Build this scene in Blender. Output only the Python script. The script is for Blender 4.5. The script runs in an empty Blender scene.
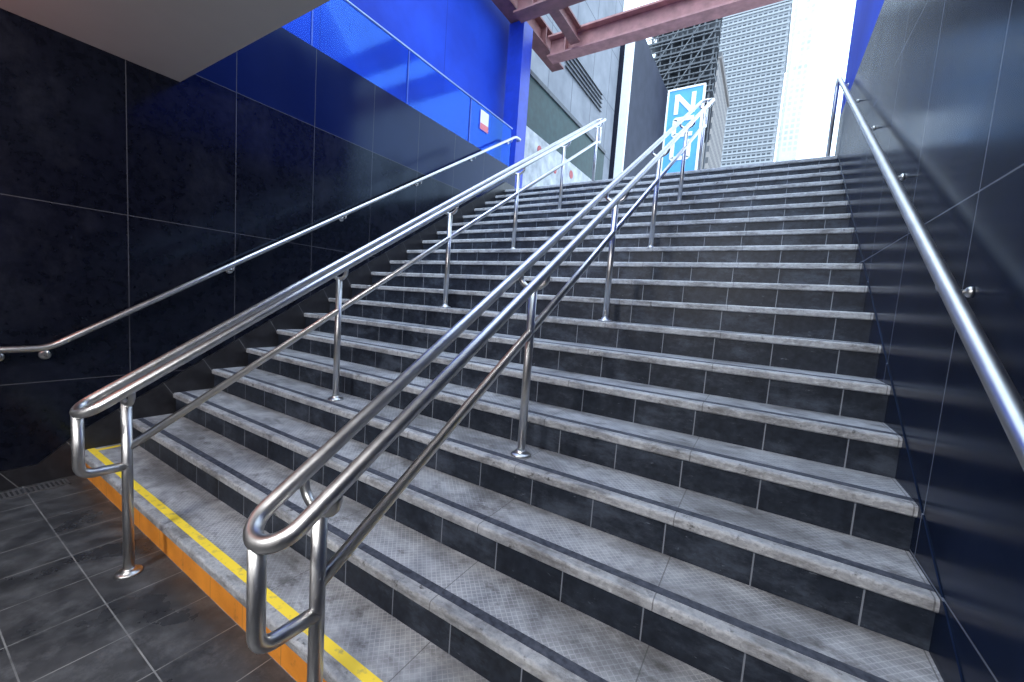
import bpy, math, random
from mathutils import Vector, Matrix
random.seed(4)
C = bpy.context.scene.collection
S = 1.15
F, PIT, YAW, ROL = 402.4457, 0.0912, 0.5511, 0.072
CAM = Vector((2.9003, -0.6798, 1.2657)) * S
H, D = 0.15 * S, 0.2415 * S
XR, XL = 3.3605 * S, -0.6664 * S - 0.014
XM, X2, YP = 2.051 * S, 0.7108 * S, 0.8461 * S
NS = 20
SL = H / D
ZT = NS * H                      # street level
# ------------------------------------------------------------ camera
cy, sy, cp, sp, cr, sr = math.cos(YAW), math.sin(YAW), math.cos(PIT), math.sin(PIT), math.cos(ROL), math.sin(ROL)
fw = Vector((-sy * cp, cy * cp, -sp)); r0 = Vector((cy, sy, 0)); u0 = r0.cross(fw)
rt = r0 * cr + u0 * sr; up = -r0 * sr + u0 * cr
cam = bpy.data.cameras.new('camera'); co = bpy.data.objects.new('camera', cam); C.objects.link(co)
cam.sensor_width = 36; cam.lens = F / 1024 * 36; cam.clip_end = 3000; cam.clip_start = 0.02
co.matrix_world = Matrix(((rt.x, up.x, -fw.x, CAM.x), (rt.y, up.y, -fw.y, CAM.y), (rt.z, up.z, -fw.z, CAM.z), (0, 0, 0, 1)))
bpy.context.scene.camera = co
def at(px, py, Y):               # world point where a sight line meets the plane y = Y
    d = fw * F + rt * (px - 512) + up * (341 - py)
    return CAM + d * ((Y - CAM.y) / d.y)
# ------------------------------------------------------------ materials
class NT:
    def __init__(s, name):
        s.m = bpy.data.materials.new(name); s.m.use_nodes = True
        s.t = s.m.node_tree; s.b = s.t.nodes['Principled BSDF']; s.pos = None
    def new(s, k): return s.t.nodes.new(k)
    def put(s, sock, v):
        if isinstance(v, bpy.types.NodeSocket): s.t.links.new(v, sock)
        elif isinstance(v, (tuple, list)): sock.default_value = (*v, 1) if len(v) == 3 and sock.type == 'RGBA' else v
        else: sock.default_value = v
    def math(s, op, a, b=0.0):
        n = s.new('ShaderNodeMath'); n.operation = op; s.put(n.inputs[0], a); s.put(n.inputs[1], b); return n.outputs[0]
    def xyz(s):
        if not s.pos:
            g = s.new('ShaderNodeNewGeometry'); x = s.new('ShaderNodeSeparateXYZ')
            s.t.links.new(g.outputs['Position'], x.inputs[0]); s.pos = (g.outputs['Position'], *x.outputs)
        return s.pos
    def line(s, c, size, off, w):
        t = s.math('DIVIDE', s.math('SUBTRACT', c, off), size)
        f = s.math('ABSOLUTE', s.math('SUBTRACT', s.math('FRACT', s.math('ADD', t, 1000.5)), 0.5))
        return s.math('LESS_THAN', f, w / size / 2)
    def noise(s, scale, detail=4, stretch=(1, 1, 1), rough=0.55):
        m = s.new('ShaderNodeMapping'); s.put(m.inputs[0], s.xyz()[0]); m.inputs['Scale'].default_value = stretch
        n = s.new('ShaderNodeTexNoise'); s.put(n.inputs['Vector'], m.outputs[0]); n.inputs['Scale'].default_value = scale
        n.inputs['Detail'].default_value = detail; n.inputs['Roughness'].default_value = rough; return n.outputs['Fac']
    def ramp(s, f, a, b, ca=(0, 0, 0), cb=(1, 1, 1)):
        n = s.new('ShaderNodeValToRGB'); s.put(n.inputs[0], f); e = n.color_ramp.elements
        e[0].position = a; e[1].position = b; e[0].color = (*ca, 1); e[1].color = (*cb, 1); return n.outputs[0]
    def mix(s, f, a, b, mode='MIX'):
        n = s.new('ShaderNodeMix'); n.data_type = 'RGBA'; n.blend_type = mode
        s.put(n.inputs[0], f); s.put(n.inputs[6], a); s.put(n.inputs[7], b); return n.outputs[2]
    def bump(s, h, st=0.3, dist=0.003):
        n = s.new('ShaderNodeBump'); n.inputs['Strength'].default_value = st; n.inputs['Distance'].default_value = dist
        s.put(n.inputs['Height'], h); s.t.links.new(n.outputs[0], s.b.inputs['Normal'])
    def done(s, col=None, rough=0.5, metal=0.0, spec=0.5):
        if col is not None: s.put(s.b.inputs['Base Color'], col)
        s.put(s.b.inputs['Roughness'], rough); s.put(s.b.inputs['Metallic'], metal); s.put(s.b.inputs['Specular IOR Level'], spec)
        return s.m
def plain(name, col, rough=0.5, metal=0.0, var=0.15, scale=6):
    n = NT(name); f = n.noise(scale)
    c = n.ramp(f, 0.3, 0.7, tuple(v * (1 - var) for v in col), tuple(min(1, v * (1 + var)) for v in col))
    return n.done(c, rough, metal)
M = {}
n = NT('tread_granite'); p, x, y, z = n.xyz()
d1 = n.math('ADD', x, y); d2 = n.math('SUBTRACT', x, y)
g = n.math('MAXIMUM', n.line(d1, 0.026, 0, 0.0042), n.line(d2, 0.026, 0, 0.0042))
base = n.ramp(n.noise(18, 9), 0.3, 0.7, (0.225, 0.235, 0.265), (0.41, 0.425, 0.465))
base = n.mix(n.math('MULTIPLY', g, n.math('MULTIPLY', n.ramp(n.noise(3, 5), 0.25, 0.6), 0.6)), base, (0.60, 0.62, 0.67))
base = n.mix(n.math('MULTIPLY', n.ramp(n.noise(2.1, 9, (1, 1.8, 1), 0.68), 0.45, 0.63), 0.68), base, (0.085, 0.083, 0.088))
base = n.mix(n.math('MULTIPLY', n.ramp(n.noise(7, 9, (1, 1.4, 1), 0.7), 0.55, 0.68), 0.74), base, (0.062, 0.058, 0.058))
base = n.mix(n.math('MULTIPLY', n.line(x, 0.72, 0.25, 0.004), 0.7), base, (0.07, 0.071, 0.076))
n.bump(n.math('SUBTRACT', 1.0, g), 0.3, 0.002); M['tread'] = n.done(base, 0.5)
n = NT('nosing_granite'); p, x, y, z = n.xyz()
base = n.ramp(n.noise(40, 9, (1, 1, 1), 0.65), 0.3, 0.72, (0.26, 0.27, 0.295), (0.48, 0.495, 0.53))
base = n.mix(n.math('MULTIPLY', n.ramp(n.noise(5, 9, (1, 2.5, 2.5), 0.72), 0.47, 0.63), 0.8), base, (0.125, 0.123, 0.128))
base = n.mix(n.ramp(n.noise(20, 9, (1, 1, 1), 0.75), 0.57, 0.68), base, (0.05, 0.05, 0.054))
base = n.mix(n.math('MULTIPLY', n.line(x, 0.72, 0.25, 0.004), 0.7), base, (0.07, 0.071, 0.076))
n.bump(n.noise(40, 9), 0.9, 0.012); M['nosing'] = n.done(base, 0.55)
n = NT('grip_strip_black'); base = n.ramp(n.noise(40, 6), 0.3, 0.78, (0.014, 0.018, 0.033), (0.085, 0.095, 0.13)); M['grip'] = n.done(base, 0.7)
n = NT('riser_tile'); p, x, y, z = n.xyz()
base = n.ramp(n.noise(30, 8), 0.35, 0.8, (0.007, 0.010, 0.018), (0.023, 0.031, 0.048))
base = n.mix(n.ramp(n.noise(3, 10, (1, 1, 2.0), 0.75), 0.49, 0.82), base, (0.09, 0.11, 0.15))
base = n.mix(n.ramp(n.noise(30, 8, (0.6, 1, 1.6), 0.75), 0.63, 0.75), base, (0.20, 0.22, 0.26))
base = n.mix(n.line(x, 0.30, 0.1, 0.005), base, (0.20, 0.22, 0.26)); M['riser'] = n.done(base, 0.45, 0, 0.3)
n = NT('orange_tile'); p, x, y, z = n.xyz()
base = n.ramp(n.noise(7, 8), 0.3, 0.75, (0.72, 0.25, 0.028), (0.94, 0.35, 0.04))
base = n.mix(n.math('MULTIPLY', n.ramp(n.noise(12, 9, (1, 1, 1), 0.7), 0.60, 0.72), 0.6), base, (0.30, 0.12, 0.04))
base = n.mix(n.line(x, 0.30, 0.1, 0.004), base, (0.45, 0.18, 0.05)); M['orange'] = n.done(base, 0.45)
n = NT('yellow_paint'); base = n.ramp(n.noise(22, 8), 0.30, 0.42, (0.48, 0.38, 0.12), (0.90, 0.67, 0.05)); M['yellow'] = n.done(base, 0.55)
n = NT('floor_slate'); p, x, y, z = n.xyz()
base = n.ramp(n.noise(9, 9), 0.3, 0.75, (0.024, 0.026, 0.031), (0.068, 0.072, 0.080))
base = n.mix(n.ramp(n.noise(4.2, 10, (1, 1, 1), 0.74), 0.50, 0.76), base, (0.13, 0.137, 0.15))
base = n.mix(n.math('MULTIPLY', n.ramp(n.noise(2.6, 7), 0.50, 0.65), 0.5), base, (0.018, 0.019, 0.023))
g = n.math('MAXIMUM', n.line(x, 0.28, -0.12, 0.005), n.line(y, 0.28, -0.262, 0.005))
base = n.mix(n.math('MULTIPLY', g, n.math('MULTIPLY', n.ramp(n.noise(6, 6), 0.28, 0.6), 0.9)), base, (0.25, 0.255, 0.26)); n.bump(n.noise(14, 8), 0.35, 0.005)
M['floor'] = n.done(base, n.ramp(n.noise(2.6, 7), 0.46, 0.64, (0.52,) * 3, (0.22,) * 3))
def granite(name, ca, cb, jc, yo, blue_reflect=None, r0_=0.12, r1_=0.26, spec=0.5, smudge=None):
    n = NT(name); p, x, y, z = n.xyz()
    base = n.ramp(n.noise(18, 8), 0.35, 0.8, ca, cb)
    base = n.mix(n.ramp(n.noise(1.3, 6, (1, 1, 1.4)), 0.55, 0.8), base, tuple(v * 1.3 + 0.001 for v in cb))
    if smudge: base = n.mix(n.ramp(n.noise(2.4, 9, (1, 1, 0.8), 0.72), 0.52, 0.78), base, smudge)
    if blue_reflect: base = n.mix(n.math('GREATER_THAN', z, 3.123), base, n.mix(n.noise(2), tuple(v * 0.6 for v in blue_reflect), blue_reflect))  # blue reflection painted into the wall colour above the upper joint
    g = n.math('MAXIMUM', n.line(y, 0.725, yo, 0.006), n.line(z, 1.212, 1.911, 0.006))
    base = n.mix(g, base, jc)
    n.b.inputs['Specular Tint'].default_value = (0.5, 0.7, 1.0, 1)
    return n.done(base, n.ramp(n.noise(2.2, 6, (1, 1, 0.5)), 0.3, 0.75, (r0_,) * 3, (r1_,) * 3), 0, spec)
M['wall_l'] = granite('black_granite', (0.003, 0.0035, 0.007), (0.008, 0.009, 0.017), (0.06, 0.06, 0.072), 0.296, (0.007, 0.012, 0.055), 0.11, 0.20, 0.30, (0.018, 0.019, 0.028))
M['wall_r'] = granite('navy_black_granite', (0.004, 0.008, 0.022), (0.008, 0.015, 0.040), (0.13, 0.15, 0.19), 0.35, None, 0.16, 0.25, 0.10)
n = NT('skirting_granite'); p, x, y, z = n.xyz()
base = n.ramp(n.noise(18, 8), 0.35, 0.8, (0.012, 0.012, 0.015), (0.026, 0.026, 0.031))
base = n.mix(n.line(n.math('ADD', y, n.math('MULTIPLY', z, 0.6)), 0.38, 0.1, 0.006), base, (0.11, 0.11, 0.115)); M['skirt'] = n.done(base, 0.3)
M['ceil'] = plain('ceiling_paint', (0.325, 0.325, 0.33), 0.7, 0, 0.05, 1.5)
M['back'] = plain('back_wall_paint', (0.30, 0.295, 0.30), 0.7, 0, 0.06, 1.5)
n = NT('satin_steel'); base = n.ramp(n.noise(9, 5), 0.3, 0.7, (0.55, 0.55, 0.555), (0.65, 0.65, 0.655))
M['steel'] = n.done(base, n.ramp(n.noise(30, 4), 0.3, 0.7, (0.31,) * 3, (0.40,) * 3), 1.0)
n = NT('blue_cladding'); p, x, y, z = n.xyz()
base = n.ramp(n.noise(0.7, 5), 0.3, 0.72, (0.006, 0.032, 0.34), (0.014, 0.075, 0.62))
base = n.mix(n.line(y, 2.2, 0.1, 0.012), base, (0.005, 0.024, 0.28)); M['blue'] = n.done(base, 0.55, 0, 0.2)
M['blue_col'] = plain('blue_column_paint', (0.012, 0.045, 0.42), 0.4)
M['maroon'] = plain('maroon_paint', (0.37, 0.175, 0.17), 0.6, 0, 0.25)
M['maroon_d'] = plain('maroon_paint_dark', (0.20, 0.085, 0.085), 0.6, 0, 0.25)
M['teal'] = plain('dark_green_hoarding', (0.010, 0.036, 0.036), 0.55, 0, 0.3)
M['white'] = plain('white_panel', (0.78, 0.79, 0.80), 0.5, 0, 0.05)
n = NT('mural_paint'); M['mural'] = n.done(n.ramp(n.noise(3, 6), 0.35, 0.65, (0.30, 0.315, 0.33), (0.56, 0.57, 0.58)), 0.6)
M['red'] = plain('red_paint', (0.40, 0.07, 0.075), 0.5)
M['pinkred'] = plain('pink_red_print', (0.70, 0.16, 0.18), 0.5)
M['grey_d'] = plain('dark_grey_metal', (0.06, 0.065, 0.075), 0.5, 0, 0.3)
M['grey_m'] = plain('mid_grey_metal', (0.11, 0.115, 0.125), 0.5, 0, 0.3)
M['net'] = plain('dark_netting', (0.02, 0.023, 0.03), 0.8, 0, 0.5, 3)
M['grate'] = plain('grate_metal', (0.24, 0.245, 0.26), 0.4, 0.8)
M['rail_metal'] = plain('glass_rail_metal', (0.36, 0.46, 0.70), 0.35, 0.8)
M['joint'] = plain('glass_joint_metal', (0.06, 0.12, 0.45), 0.35, 0.5)
M['signblue'] = plain('sign_blue', (0.06, 0.30, 0.70), 0.5, 0, 0.1)
M['pave'] = plain('street_paving', (0.36, 0.36, 0.37), 0.7)
n = NT('grey_facade'); p, x, y, z = n.xyz()
base = n.ramp(n.noise(1.5, 6), 0.3, 0.75, (0.15, 0.16, 0.185), (0.24, 0.25, 0.28))
base = n.mix(n.math('MAXIMUM', n.line(y, 1.5, 0.3, 0.04), n.line(z, 1.8, 0, 0.035)), base, (0.09, 0.10, 0.12)); M['grey_f'] = n.done(base, 0.6, 0, 0.3)
n = NT('dark_facade'); p, x, y, z = n.xyz()
base = n.ramp(n.noise(1.5, 6), 0.3, 0.75, (0.014, 0.017, 0.034), (0.03, 0.035, 0.06)); M['dark_f'] = n.done(base, 0.6, 0, 0.2)
def tower(name, wall, glass, px, pz, wx, wz):
    n = NT(name); p, x, y, z = n.xyz()
    h = n.math('ADD', x, n.math('MULTIPLY', y, 1.0))
    g = n.math('MAXIMUM', n.line(h, px, 0.4, wx), n.line(z, pz, 0.5, wz))
    gl = n.ramp(n.noise(0.12, 4), 0.3, 0.75, tuple(v * 0.7 for v in glass), tuple(v * 1.3 for v in glass))
    return n.done(n.mix(g, gl, wall), 0.8, 0, 0.2)
M['tower_a'] = tower('tower_grid', (0.26, 0.268, 0.28), (0.07, 0.076, 0.086), 2.0, 2.7, 0.6, 0.75)
M['band'] = plain('tower_band', (0.27, 0.28, 0.292), 0.8)
M['tower_b'] = tower('tower_pale', (0.50, 0.51, 0.52), (0.43, 0.445, 0.46), 3.0, 3.6, 1.2, 1.4)  # pale, low-contrast colours also carry the distance haze
M['brown'] = tower('brown_masonry', (0.21, 0.19, 0.18), (0.08, 0.08, 0.085), 2.4, 3.2, 1.3, 1.5)
n = NT('clear_glass'); t = n.t; tr = n.new('ShaderNodeBsdfTransparent'); tr.inputs[0].default_value = (0.68, 0.86, 1.0, 1)
gl = n.new('ShaderNodeBsdfGlossy'); gl.inputs['Roughness'].default_value = 0.08; gl.inputs[0].default_value = (0.34, 0.58, 1, 1)
fr = n.new('ShaderNodeFresnel'); fr.inputs[0].default_value = 1.45; fm = n.math('MULTIPLY', fr.outputs[0], 0.13)
mx = n.new('ShaderNodeMixShader'); t.links.new(fm, mx.inputs[0]); t.links.new(tr.outputs[0], mx.inputs[1]); t.links.new(gl.outputs[0], mx.inputs[2])
t.links.new(mx.outputs[0], t.nodes['Material Output'].inputs[0]); M['glass'] = n.m
# ------------------------------------------------------------ geometry
class MB:
    def __init__(s): s.v = []; s.f = []
    def add(s, vs, fs):
        o = len(s.v); s.v += [Vector(v) for v in vs]; s.f += [tuple(i + o for i in f) for f in fs]; return s
    def box(s, x0, x1, y0, y1, z0, z1):
        return s.add([(x, y, z) for x in (x0, x1) for y in (y0, y1) for z in (z0, z1)],
                     [(0, 1, 3, 2), (4, 6, 7, 5), (0, 4, 5, 1), (2, 3, 7, 6), (0, 2, 6, 4), (1, 5, 7, 3)])
    def prism_x(s, prof, x0, x1):
        k = len(prof)
        return s.add([(x0, a, b) for a, b in prof] + [(x1, a, b) for a, b in prof],
                     [tuple(range(k)), tuple(range(2 * k - 1, k - 1, -1))] + [(i, i + k, (i + 1) % k + k, (i + 1) % k) for i in range(k)])
    def prism_y(s, prof, y0, y1):
        k = len(prof)
        return s.add([(a, y0, b) for a, b in prof] + [(a, y1, b) for a, b in prof],
                     [tuple(range(k)), tuple(range(2 * k - 1, k - 1, -1))] + [(i, i + k, (i + 1) % k + k, (i + 1) % k) for i in range(k)])
    def tube(s, pts, r, seg=16, closed=False):
        pts = [Vector(p) for p in pts]; N = len(pts); o = len(s.v); nrm = None
        for i in range(N):
            a = pts[i - 1] if (i or closed) else pts[0]; b = pts[(i + 1) % N] if (i < N - 1 or closed) else pts[-1]
            t = (b - a).normalized()
            if nrm is None: nrm = t.orthogonal().normalized()
            nrm = (nrm - t * nrm.dot(t)).normalized(); bi = t.cross(nrm)
            for k in range(seg):
                an = 2 * math.pi * k / seg; s.v.append(pts[i] + (nrm * math.cos(an) + bi * math.sin(an)) * r)
        if closed:   # untwist: find best matching offset
            fl = s.v[o + (N - 1) * seg]; off = min(range(seg), key=lambda k: (s.v[o + k] - fl).length)
        for i in range(N if closed else N - 1):
            j = (i + 1) % N; sh = off if (closed and i == N - 1) else 0
            for k in range(seg):
                k2 = (k + 1) % seg
                s.f.append((o + i * seg + k, o + i * seg + k2, o + j * seg + (k2 + sh) % seg, o + j * seg + (k + sh) % seg))
        if not closed:
            s.f.append(tuple(o + k for k in range(seg))[::-1]); s.f.append(tuple(o + (N - 1) * seg + k for k in range(seg)))
        return s
    def lathe(s, c, prof, axis='z', seg=24):
        c = Vector(c); o = len(s.v)
        for r, h in prof:
            for k in range(seg):
                a = 2 * math.pi * k / seg; q = (r * math.cos(a), r * math.sin(a), h)
                s.v.append(c + Vector(q if axis == 'z' else (q[2], q[0], q[1])))
        for i in range(len(prof) - 1):
            for k in range(seg):
                k2 = (k + 1) % seg; s.f.append((o + i * seg + k, o + i * seg + k2, o + (i + 1) * seg + k2, o + (i + 1) * seg + k))
        s.f.append(tuple(o + k for k in range(seg))[::-1]); s.f.append(tuple(o + (len(prof) - 1) * seg + k for k in range(seg)))
        return s
    def build(s, name, mat, parent=None, smooth=False, label=None):
        import bmesh
        lo = Vector([min(v[i] for v in s.v) for i in range(3)]); hi = Vector([max(v[i] for v in s.v) for i in range(3)])
        c = Vector(((lo.x + hi.x) / 2, (lo.y + hi.y) / 2, lo.z))
        me = bpy.data.meshes.new(name); me.from_pydata([v - c for v in s.v], [], s.f)
        bm = bmesh.new(); bm.from_mesh(me); bmesh.ops.recalc_face_normals(bm, faces=bm.faces)
        if smooth:
            for f in bm.faces: f.smooth = len(f.verts) <= 4
        bm.to_mesh(me); bm.free(); me.materials.append(mat)
        return link(name, me, c, parent, label)
WL = {}
def link(name, data, c, parent=None, label=None):
    o = bpy.data.objects.new(name, data); C.objects.link(o)
    if parent: o.parent = parent; o.location = c - WL[parent.name]
    else: o.location = c
    WL[o.name] = Vector(c)
    if label: o['label'] = label
    return o
def tag(o, label, cat, group=None):
    o['label'] = label; o['category'] = cat
    if group: o['group'] = group
    return o
def thing(name, loc, label, cat, group=None): return tag(link(name, None, Vector(loc)), label, cat, group)
def struct(o): o['kind'] = 'structure'; return o
def fillet(pts, r, seg=8):
    pts = [Vector(p) for p in pts]; out = [pts[0]]
    for i in range(1, len(pts) - 1):
        a, b, c = pts[i - 1], pts[i], pts[i + 1]
        l = min(r, (a - b).length * 0.49, (c - b).length * 0.49)
        p0 = b + (a - b).normalized() * l; p2 = b + (c - b).normalized() * l
        for k in range(seg + 1):
            t = k / seg; out.append(p0 * (1 - t) ** 2 + b * 2 * t * (1 - t) + p2 * t * t)
    return out + [pts[-1]]
# ------------------------------------------------------------ setting
YB = -4.0; YE = 5.62; ZC = 3.016
struct(MB().box(XL - 0.2, XR + 0.2, YB, 0.02, -0.15, 0).build('floor', M['floor']))
ZW = 3.88
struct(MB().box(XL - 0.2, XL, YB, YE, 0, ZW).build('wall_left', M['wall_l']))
struct(MB().box(XR, XR + 0.25, YB, YE, -0.15, 4.0).build('wall_right', M['wall_r']))
struct(MB().box(XR, XR + 0.25, YB, YE, 4.0, 6.6).build('wall_upper_right', M['blue']))
struct(MB().box(XL - 0.2, XR + 0.25, YB - 0.2, YB, -0.15, ZW).build('wall_back', M['back']))
struct(MB().box(XL, XR, YB, 0.618, ZC, ZC + 0.4).build('ceiling', M['ceil']))
struct(MB().box(-60, 80, YE, 420, ZT - 0.3, ZT).build('pavement', M['pave']))
struct(MB().box(-1.62, XL - 0.2, -1.5, YE, ZT - 0.2, ZT).build('pavement', M['pave']))
struct(MB().box(-1.85, -1.62, -1.5, 6.55, ZT, 7.7).build('wall_upper_left', M['blue']))
ST = 0.024
for nm, xa, xb, hs, mm in (('trim_1', XL, XL + ST, 0.13, 'skirt'), ('trim_2', XR - 0.004, XR, 0.012, 'wall_r')):
    nz = lambda y: H + y * SL
    yk = -0.19 if hs > 0.1 else -0.03
    hb = 0.13 if hs > 0.1 else 0.1
    pr = [(-3.9, 0), (-3.9, hb), (yk, hb), (0.0, nz(0) + hs), ((NS - 1) * D, nz((NS - 1) * D) + hs), (YE - 0.05, ZT + hs), (YE - 0.05, ZT - 0.2), (0.22 + (ZT - 0.2) / SL, ZT - 0.2), (0.22, 0.0)]
    pr = [q for q in pr if q[0] <= YE]
    if pr[-2][0] > YE - 0.05: pr.pop(-2)
    struct(MB().prism_x(pr, xa, xb).build(nm, M[mm]))
# ------------------------------------------------------------ staircase
XA, XB = XL + ST, XR - 0.004
st = thing('staircase', ((XA + XB) / 2, 0, 0), 'wide flight of grey granite steps with black tiled risers and an orange bottom riser', 'stairs')
ns_w, nt = 0.046, 0.042
for k in range(1, NS + 1):
    gs_w = 0.039 if k == 1 else 0.036
    y0 = (k - 1) * D; zt = k * H; y1 = y0 + D + 0.018
    if k == NS: y1 = YE
    tr = MB().box(XA, XB, y0 + ns_w + gs_w, y1, zt - nt, zt).build('step', M['tread'], st, label='bottom step edged in yellow' if k == 1 else None)
    r = 0.013
    pr = [(y0 + ns_w, zt - nt), (y0 + 0.006, zt - nt), (y0, zt - nt + 0.006)]
    for q in range(6):
        a = math.pi - q / 5 * math.pi / 2; pr.append((y0 + r + r * math.cos(a), zt - r + r * math.sin(a)))
    pr.append((y0 + ns_w, zt))
    MB().prism_x(pr, XA, XB).build('nosing', M['nosing'], tr)
    MB().box(XA, XB, y0 + ns_w, y0 + ns_w + gs_w, zt - nt, zt + 0.0015).build('grip_strip', M['yellow'] if k == 1 else M['grip'], tr, label='yellow painted warning line' if k == 1 else None)
    MB().box(XA, XB, y0 + 0.018, y0 + 0.04, zt - H, zt - nt).build('riser', M['orange'] if k == 1 else M['riser'], tr, label='orange tiled riser' if k == 1 else None)
    if k == 1:
        MB().box(XA + 0.04, XA + 0.08, y0 + ns_w + gs_w, y0 + 0.26, zt, zt + 0.0015).build('yellow_line', M['yellow'], tr)
# ------------------------------------------------------------ handrails
RZ = lambda y: 0.94 + SL * (y - (YP - 4 * D))
LZ = lambda y: 0.635 + SL * (y - (YP - 4 * D))
PY = [YP + (k - 4) * D for k in (0, 4, 8, 12, 16, 20)]
PZ = [0] + [k * H for k in (4, 8, 12, 16, 20)]
RS = 0.075; RR = 0.0225
def double_rail(x, label):
    t = thing('double_handrail', (x, PY[0], 0), label, 'handrail', 'double handrails on the stairs')
    sl = Vector((0, 1, SL)).normalized(); yf = -0.30; ye = PY[-1] + 0.13
    pf = Vector((x, yf, RZ(yf))) + sl * RS; pe = Vector((x, ye, RZ(ye))) - sl * RS
    X = Vector((1, 0, 0)); pts = []
    L = 14
    for k in range(L + 1):
        a = math.pi * k / L; pts.append(pf + X * RS * math.cos(a) - sl * RS * math.sin(a))
    for k in range(1, 6): pts.append((pf - X * RS).lerp(pe - X * RS, k / 6))
    for k in range(L + 1):
        a = math.pi * k / L; pts.append(pe - X * RS * math.cos(a) + sl * RS * math.sin(a))
    for k in range(1, 6): pts.append((pe + X * RS).lerp(pf + X * RS, k / 6))
    MB().tube(pts, RR, 20, True).build('top_rail', M['steel'], t, True)
    zb = 0.55
    yq = PY[0]
    path = [(x, yf, RZ(yf) - 0.005), (x, yf, zb), (x, yq, zb)]
    MB().tube(fillet(path, 0.055), RR * 0.93, 20).build('end_loop', M['steel'], t, True)
    path = [(x, yq, LZ(yq)), (x, ye - 0.10, LZ(ye - 0.10)), (x, ye, LZ(ye - 0.1)), (x, ye, RZ(ye))]
    MB().tube(fillet(path, 0.06), RR * 0.88, 20).build('lower_rail', M['steel'], t, True)
    for y, z in zip(PY, PZ):
        zt = RZ(y) - 0.085
        p = MB().tube([(x, y, z + 0.004), (x, y, zt)], 0.021, 20).build('post', M['steel'], t, True)
        MB().lathe((x, y, z), [(0.052, 0), (0.052, 0.007), (0.047, 0.011), (0.028, 0.013), (0.028, 0.024), (0.023, 0.028)]).build('base_flange', M['steel'], p, True)
        s = [(x - RS, y, RZ(y) - RR * 0.6), (x - RS, y, zt + 0.035), (x - RS * 0.6, y, zt + 0.004), (x, y, zt - 0.004), (x + RS * 0.6, y, zt + 0.004), (x + RS, y, zt + 0.035), (x + RS, y, RZ(y) - RR * 0.6)]
        MB().tube(fillet(s, 0.03, 5), 0.0135, 14).build('saddle_bracket', M['steel'], p, True)
double_rail(X2, 'steel double handrail farther from the right wall, standing beside the black left wall')
double_rail(XM, 'nearest steel double handrail running up the middle of the steps')
def wall_rail(x, wall, ys, label, low):
    t = thing('wall_handrail', (wall, ys[0], 0), label, 'handrail')
    s = 1 if wall < x else -1
    if low: path = [(x, -1.7, RZ(-0.14)), (x, -0.14, RZ(-0.14)), (x, PY[-1], RZ(PY[-1])), (x, PY[-1] + 0.16, RZ(PY[-1])), (wall + s * 0.004, PY[-1] + 0.16, RZ(PY[-1]))]
    else: path = [(x, -1.7, RZ(-0.14)), (x, -0.14, RZ(-0.14)), (x, PY[-1] - 0.02, RZ(PY[-1] - 0.02)), (x, PY[-1] + 0.10, RZ(PY[-1] - 0.02)), (x, PY[-1] + 0.10, ZT + 0.002)]
    MB().tube(fillet(path, 0.07), 0.0215, 20).build('rail', M['steel'], t, True)
    for y in ys:
        z = RZ(max(y, -0.14))
        b = MB().tube(fillet([(wall + s * 0.004, y, z - 0.055), (x, y, z - 0.055), (x, y, z - 0.012)], 0.025), 0.0075, 12).build('bracket', M['steel'], t, True)
        q = 1.0 if low else 0.56
        MB().lathe((wall, y, z - 0.055), [(0.030 * q, 0), (0.030 * q, s * 0.006), (0.024 * q, s * 0.012), (0.013 * q, s * 0.016)], 'x').build('wall_plate', M['steel'], b, True)
wall_rail(XL + 0.085, XL, [-1.3, -0.34, -0.14] + PY[1:-1] + [5.3], 'slim steel handrail bracketed to the black left wall', True)
wall_rail(XR - 0.075, XR, [-1.2, -0.1, 1.0, 2.05, 3.1, 4.15, 5.15], 'steel handrail bracketed to the dark wall on the right', False)
# ------------------------------------------------------------ drain
g = thing('drain_grate', (XL + 0.13, -0.5, 0), 'small slotted metal drain grate in the floor along the left wall', 'drain')
f = MB(); gx0, gx1, gy0, gy1 = XL + 0.065, XL + 0.185, -0.95, -0.07
f.box(gx0, gx0 + 0.01, gy0, gy1, 0, 0.006).box(gx1 - 0.01, gx1, gy0, gy1, 0, 0.006).box(gx0, gx1, gy0, gy0 + 0.01, 0, 0.006).box(gx0, gx1, gy1 - 0.01, gy1, 0, 0.006)
f.build('frame', M['grate'], g)
f = MB(); yy = gy0 + 0.02
while yy < gy1 - 0.01: f.box(gx0 + 0.006, gx1 - 0.006, yy, yy + 0.010, 0.0, 0.005); yy += 0.022
f.build('bars', M['grate'], g)
MB().box(gx0 + 0.004, gx1 - 0.004, gy0 + 0.004, gy1 - 0.004, 0, 0.0012).build('channel', M['net'], g)
# ------------------------------------------------------------ glass balustrade and notice
xg = XL - 0.1
b = thing('glass_balustrade', (xg, 3, ZW), 'clear glass balustrade on top of the black left wall', 'balustrade')
ys = [0.45, 1.75, 3.05, 4.35, 5.55]
for a, c in zip(ys, ys[1:]): MB().box(xg - 0.007, xg + 0.007, a + 0.008, c - 0.008, ZW + 0.02, ZW + 0.72).build('glass_panel', M['glass'], b)
for a in ys[1:-1]: MB().box(xg - 0.008, xg + 0.008, a - 0.008, a + 0.008, ZW + 0.02, ZW + 0.72).build('joint_strip', M['joint'], b)
MB().box(xg - 0.02, xg + 0.02, 0.45, 5.56, ZW, ZW + 0.025).build('base_channel', M['rail_metal'], b)
MB().tube([(xg, 0.45, ZW + 0.73), (xg, 5.56, ZW + 0.73)], 0.013, 14).build('top_rail', M['rail_metal'], b, True)
nt_ = thing('notice', (xg + 0.009, 4.75, ZW + 0.35), 'small white notice with a pinkish red foot fixed to the glass balustrade', 'notice')
MB().box(xg + 0.0085, xg + 0.011, 4.60, 4.82, ZW + 0.36, ZW + 0.66).build('sheet', M['white'], nt_)
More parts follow.
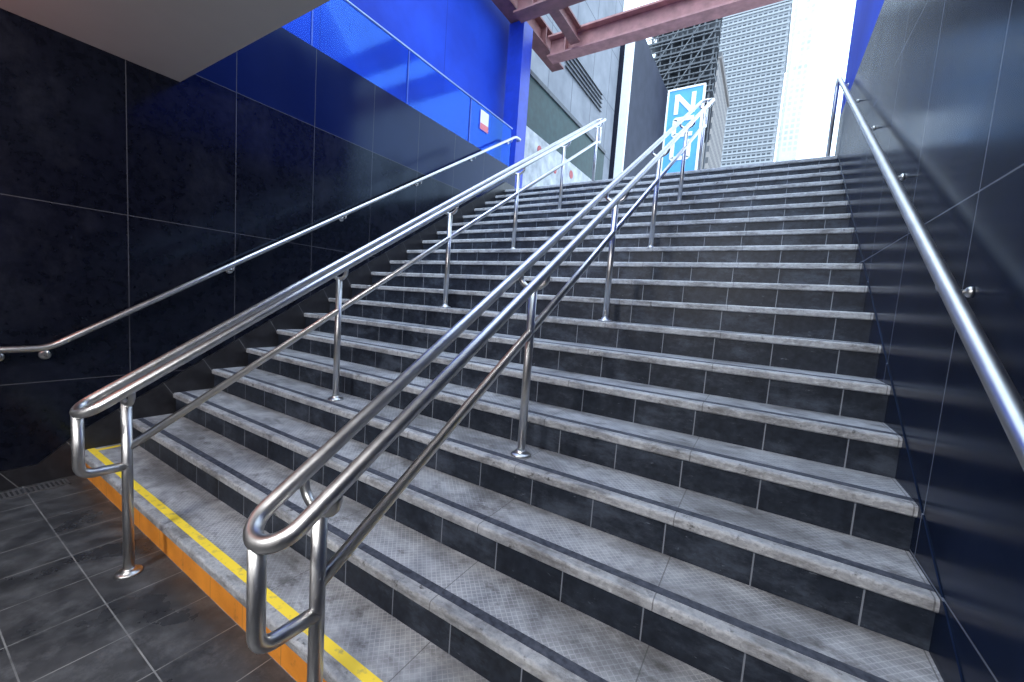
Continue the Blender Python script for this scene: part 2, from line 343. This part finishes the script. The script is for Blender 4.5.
MB().box(xg + 0.011, xg + 0.013, 4.60, 4.82, ZW + 0.36, ZW + 0.46).build('red_band', M['pinkred'], nt_)
# ------------------------------------------------------------ column and beams
def ibeam(h, w, t): return [(-w / 2, 0), (w / 2, 0), (w / 2, t), (t / 2, t), (t / 2, h - t), (w / 2, h - t), (w / 2, h), (-w / 2, h), (-w / 2, h - t), (-t / 2, h - t), (-t / 2, t), (-w / 2, t)]
c = thing('column', (-1.29, 6.25, ZT), 'square blue column at the head of the left wall', 'column')
MB().box(-1.46, -1.12, 6.08, 6.42, ZT, 6.86).build('shaft', M['blue_col'], c)
MB().box(-1.49, -1.09, 6.05, 6.45, ZT, ZT + 0.25).build('plinth', M['blue_col'], c)
def beam(axis, a0, a1, o, z, label, m, plates, h=0.42, w=0.30):
    if axis == 'x': root = thing('steel_beam', ((a0 + a1) / 2, o, z), label, 'beam', 'maroon beams over the stair head')
    else: root = thing('steel_beam', (o, (a0 + a1) / 2, z), label, 'beam', 'maroon beams over the stair head')
    pr = [(o + u, z + v) for u, v in ibeam(h, w, 0.035)]
    mb = MB(); (mb.prism_x if axis == 'x' else mb.prism_y)(pr, a0, a1); mb.build('girder', m, root)
    e = w / 2 - 0.005
    for q in plates:
        if axis == 'x': MB().box(q - 0.012, q + 0.012, o - e, o + e, z + 0.035, z + h - 0.035).build('stiffener_plate', m, root)
        else: MB().box(o - e, o + e, q - 0.012, q + 0.012, z + 0.035, z + h - 0.035).build('stiffener_plate', m, root)
beam('x', -1.10, 7.0, 7.15, 6.66, 'long maroon steel beam crossing farthest over the stair head', M['maroon'], [-0.7, 3.9])
beam('x', -1.10, 7.0, 5.80, 6.70, 'maroon steel beam nearest the stairs, cut by the top of the photo', M['maroon_d'], [-0.7])
beam('y', 4.4, 7.9, -1.29, 6.88, 'short dark maroon beam resting on top of the blue column', M['maroon_d'], [5.0, 7.0])
beam('y', 5.97, 6.98, -0.45, 6.74, 'short maroon cross beam joining the two long beams', M['maroon_d'], [], 0.3, 0.2)
# ------------------------------------------------------------ street behind
h_ = thing('hoarding', (-1.75, 9.6, ZT), 'dark green hoarding past the blue column with pale painted lower part', 'hoarding')
MB().box(-1.9, -1.7, 6.9, 12.4, ZT, 6.6).build('panel', M['teal'], h_)
MB().box(-1.94, -1.66, 6.9, 12.4, 6.6, 6.7).build('cap', M['grey_d'], h_)
MB().box(-1.7, -1.68, 7.2, 11.6, ZT + 0.1, 5.5).build('mural', M['mural'], h_)
for (yy, zz, rr) in ((8.0, 5.2, 0.10), (8.9, 5.0, 0.08), (9.9, 5.2, 0.11)):
    MB().lathe((-1.68, yy, zz), [(rr, 0), (rr, 0.01)], 'x').build('mural_dot', M['red'], h_)
f_ = thing('grey_building', (-3.2, 12, ZT), 'grey panelled building with louvres rising behind the dark green hoarding', 'building')
MB().box(-5.5, -2.3, 8.0, 14.6, ZT, 17).build('wall', M['grey_f'], f_)
for zz in (8.4,):
    w = MB()
    for q in range(5): w.prism_y([(-2.3, zz + q * 0.14), (-2.24, zz + q * 0.14 - 0.03), (-2.24, zz + q * 0.14 - 0.01), (-2.3, zz + q * 0.14 + 0.02)], 10.2, 13.2)
    w.build('louvre', M['grey_d'], f_)
d_ = thing('dark_building', (-2.4, 18, ZT), 'dark blue black slab building left of the scaffolding', 'building')
MB().box(-5, -1.95, 15.0, 21.0, ZT, 12.6).build('wall', M['dark_f'], d_)
MB().box(-2.2, -1.88, 14.86, 15.0, ZT, 12.7).build('edge_strip', M['white'], d_)
s_ = thing('scaffolding', (0.0, 23, ZT), 'dark steel scaffolding in front of the grid tower', 'scaffolding')
Y0 = 22.0; xa = at(650, 70, Y0).x; xb = at(711, 70, Y0).x; z0 = at(680, 98, Y0).z; z1 = at(680, 24, Y0).z
NU = 6; ND = 5
for Yq in (Y0, Y0 + 1.0):
    for q in range(NU + 1):
        xx = xa + (xb - xa) * q / NU; MB().tube([(xx, Yq, ZT), (xx, Yq, z1 + 0.6)], 0.05, 8).build('upright', M['grey_d'], s_)
MB().box(xa - 0.1, xb + 0.1, Y0 + 1.08, Y0 + 1.11, z0 - 2.0, z1 + 0.5).build('netting', M['net'], s_)
for q in range(ND + 1):
    zz = z0 + (z1 - z0) * q / ND
    MB().box(xa - 0.2, xb + 0.2, Y0 - 0.1, Y0 + 0.6, zz, zz + 0.08).build('deck', M['grey_d'], s_)
    for dz in (0.3, 0.6): MB().tube([(xa - 0.2, Y0 - 0.08, zz + dz), (xb + 0.2, Y0 - 0.08, zz + dz)], 0.03, 8).build('guard_rail', M['grey_m'], s_)
    if q < ND:
        for w in range(NU):
            if (w + q) % 2: continue
            x0_ = xa + (xb - xa) * w / NU; x1_ = xa + (xb - xa) * (w + 1) / NU
            MB().tube([(x0_, Y0 - 0.07, zz), (x1_, Y0 - 0.07, zz + (z1 - z0) / ND)], 0.03, 8).build('brace', M['grey_m'], s_)
Yb = 12.0; xa = at(666, 130, Yb).x; xb = at(699, 130, Yb).x; zt = at(680, 90, Yb).z
s = thing('banner_sign', ((xa + xb) / 2, Yb, ZT), 'tall blue sign with white capital letters at the top of the steps', 'sign')
MB().box(xa, xb, Yb, Yb + 0.08, ZT + 0.5, zt).build('panel', M['signblue'], s)
e = 0.05
MB().box(xa - e, xa, Yb - 0.02, Yb + 0.1, ZT + 0.4, zt + e).box(xb, xb + e, Yb - 0.02, Yb + 0.1, ZT + 0.4, zt + e).box(xa, xb, Yb - 0.02, Yb + 0.1, zt, zt + e).build('frame', M['white'], s)
for q in (xa + 0.1, xb - 0.1): MB().tube([(q, Yb + 0.12, ZT), (q, Yb + 0.12, zt)], 0.03, 10).build('post', M['grey_d'], s)
lw_ = 0.62 * (xb - xa); lh = 0.56; lt = 0.115; xc = (xa + xb) / 2
for ch, py in (('N', 104), ('C', 127), ('U', 150)):
    zc_ = at(682, py, Yb).z; m = MB(); l, r_, b_, t_ = xc - lw_ / 2, xc + lw_ / 2, zc_ - lh / 2, zc_ + lh / 2; ya, yb = Yb - 0.02, Yb
    if ch in 'NU': m.box(l, l + lt, ya, yb, b_ + (0.06 if ch == 'U' else 0), t_); m.box(r_ - lt, r_, ya, yb, b_ + (0.06 if ch == 'U' else 0), t_)
    if ch == 'N': m.prism_y([(l + lt, t_), (l + lt, t_ - 0.18), (r_ - lt, b_), (r_ - lt, b_ + 0.18)], ya, yb)
    if ch == 'U': m.prism_y([(l, b_ + 0.06), (l + 0.06, b_), (r_ - 0.06, b_), (r_, b_ + 0.06), (r_ - lt, b_ + lt), (l + lt, b_ + lt)], ya, yb)
    if ch == 'C':
        m.box(l, l + lt, ya, yb, b_ + 0.06, t_ - 0.06)
        m.prism_y([(l, b_ + 0.06), (l + 0.06, b_), (r_, b_), (r_, b_ + lt), (l + lt, b_ + lt)], ya, yb)
        m.prism_y([(l, t_ - 0.06), (l + lt, t_ - lt), (r_, t_ - lt), (r_, t_), (l + 0.06, t_)], ya, yb)
    m.build('letter', M['white'], s)
def block(name, pl, pr, pt, Y, dep, m, label, roof_m, extra=0):
    a = at(pl, 90, Y); c = at(pr, 90, Y); top = at((pl + pr) / 2, pt, Y).z
    t = thing(name, ((a.x + c.x) / 2, Y, ZT), label, 'building')
    MB().box(a.x, c.x, Y, Y + dep, ZT, top).build('wall', m, t)
    MB().box(a.x - 0.6, c.x + 0.6, Y - 0.6, Y + dep + 0.6, top, top + 1.6).build('parapet', roof_m, t)
    return t, a.x, c.x, top
t, a, c, top = block('tower_block', 712, 780, 13, 220, 60, M['tower_a'], 'grey high rise with a dense grid of balconies beyond the steps', M['band'])
fl = MB(); zz = ZT + 3
while zz < top: fl.box(a - 0.5, c + 0.5, 219.4, 220, zz, zz + 0.7); zz += 2.7
fl.build('balcony_bands', M['band'], t)
t, a, c, top = block('tower_block', 787, 805, -60, 320, 40, M['tower_b'], 'pale slender high rise to the right of the grid tower', M['tower_b'])
MB().box(a - 1.5, a, 321, 350, ZT, top).build('side_fin', M['tower_b'], t)
t, a, c, top = block('brick_building', 696, 716, 62, 130, 30, M['brown'], 'narrow brown masonry building between the blue sign and the grid tower', M['brown'])
MB().box(a + 1, (a + c) / 2, 133, 140, top + 1.6, top + 6).build('roof_hut', M['brown'], t)
# ------------------------------------------------------------ light
w = bpy.data.worlds.new('sky'); bpy.context.scene.world = w; w.use_nodes = True
bg = w.node_tree.nodes['Background']; bg.inputs[0].default_value = (0.64, 0.81, 1.0, 1); bg.inputs[1].default_value = 3.3
sl_ = bpy.data.lights.new('daylight', 'SUN'); sl_.energy = 3.6; sl_.angle = 1.2; sl_.color = (0.72, 0.86, 1.0)
so = bpy.data.objects.new('daylight', sl_); C.objects.link(so)
so.rotation_euler = Vector((-0.05, 0.5, -1)).to_track_quat('-Z', 'Y').to_euler(); so.location = (2, 8, 20)
def lamp(loc, power, col, rad):
    l = bpy.data.lights.new('unseen_lamp', 'POINT'); l.energy = power; l.color = col; l.shadow_soft_size = rad
    o = bpy.data.objects.new('unseen_lamp', l); C.objects.link(o); o.location = loc
lamp((1.4, -2.4, 2.7), 215, (1.0, 0.985, 0.97), 0.25)
lamp((3.0, -1.7, 2.7), 140, (1.0, 0.985, 0.97), 0.25)
lamp((-0.45, -0.95, 2.4), 8, (1.0, 0.22, 0.12), 0.10)  # unseen red lamp, added for the reddish glow on the left wall
bpy.context.scene.view_settings.view_transform = 'Standard'
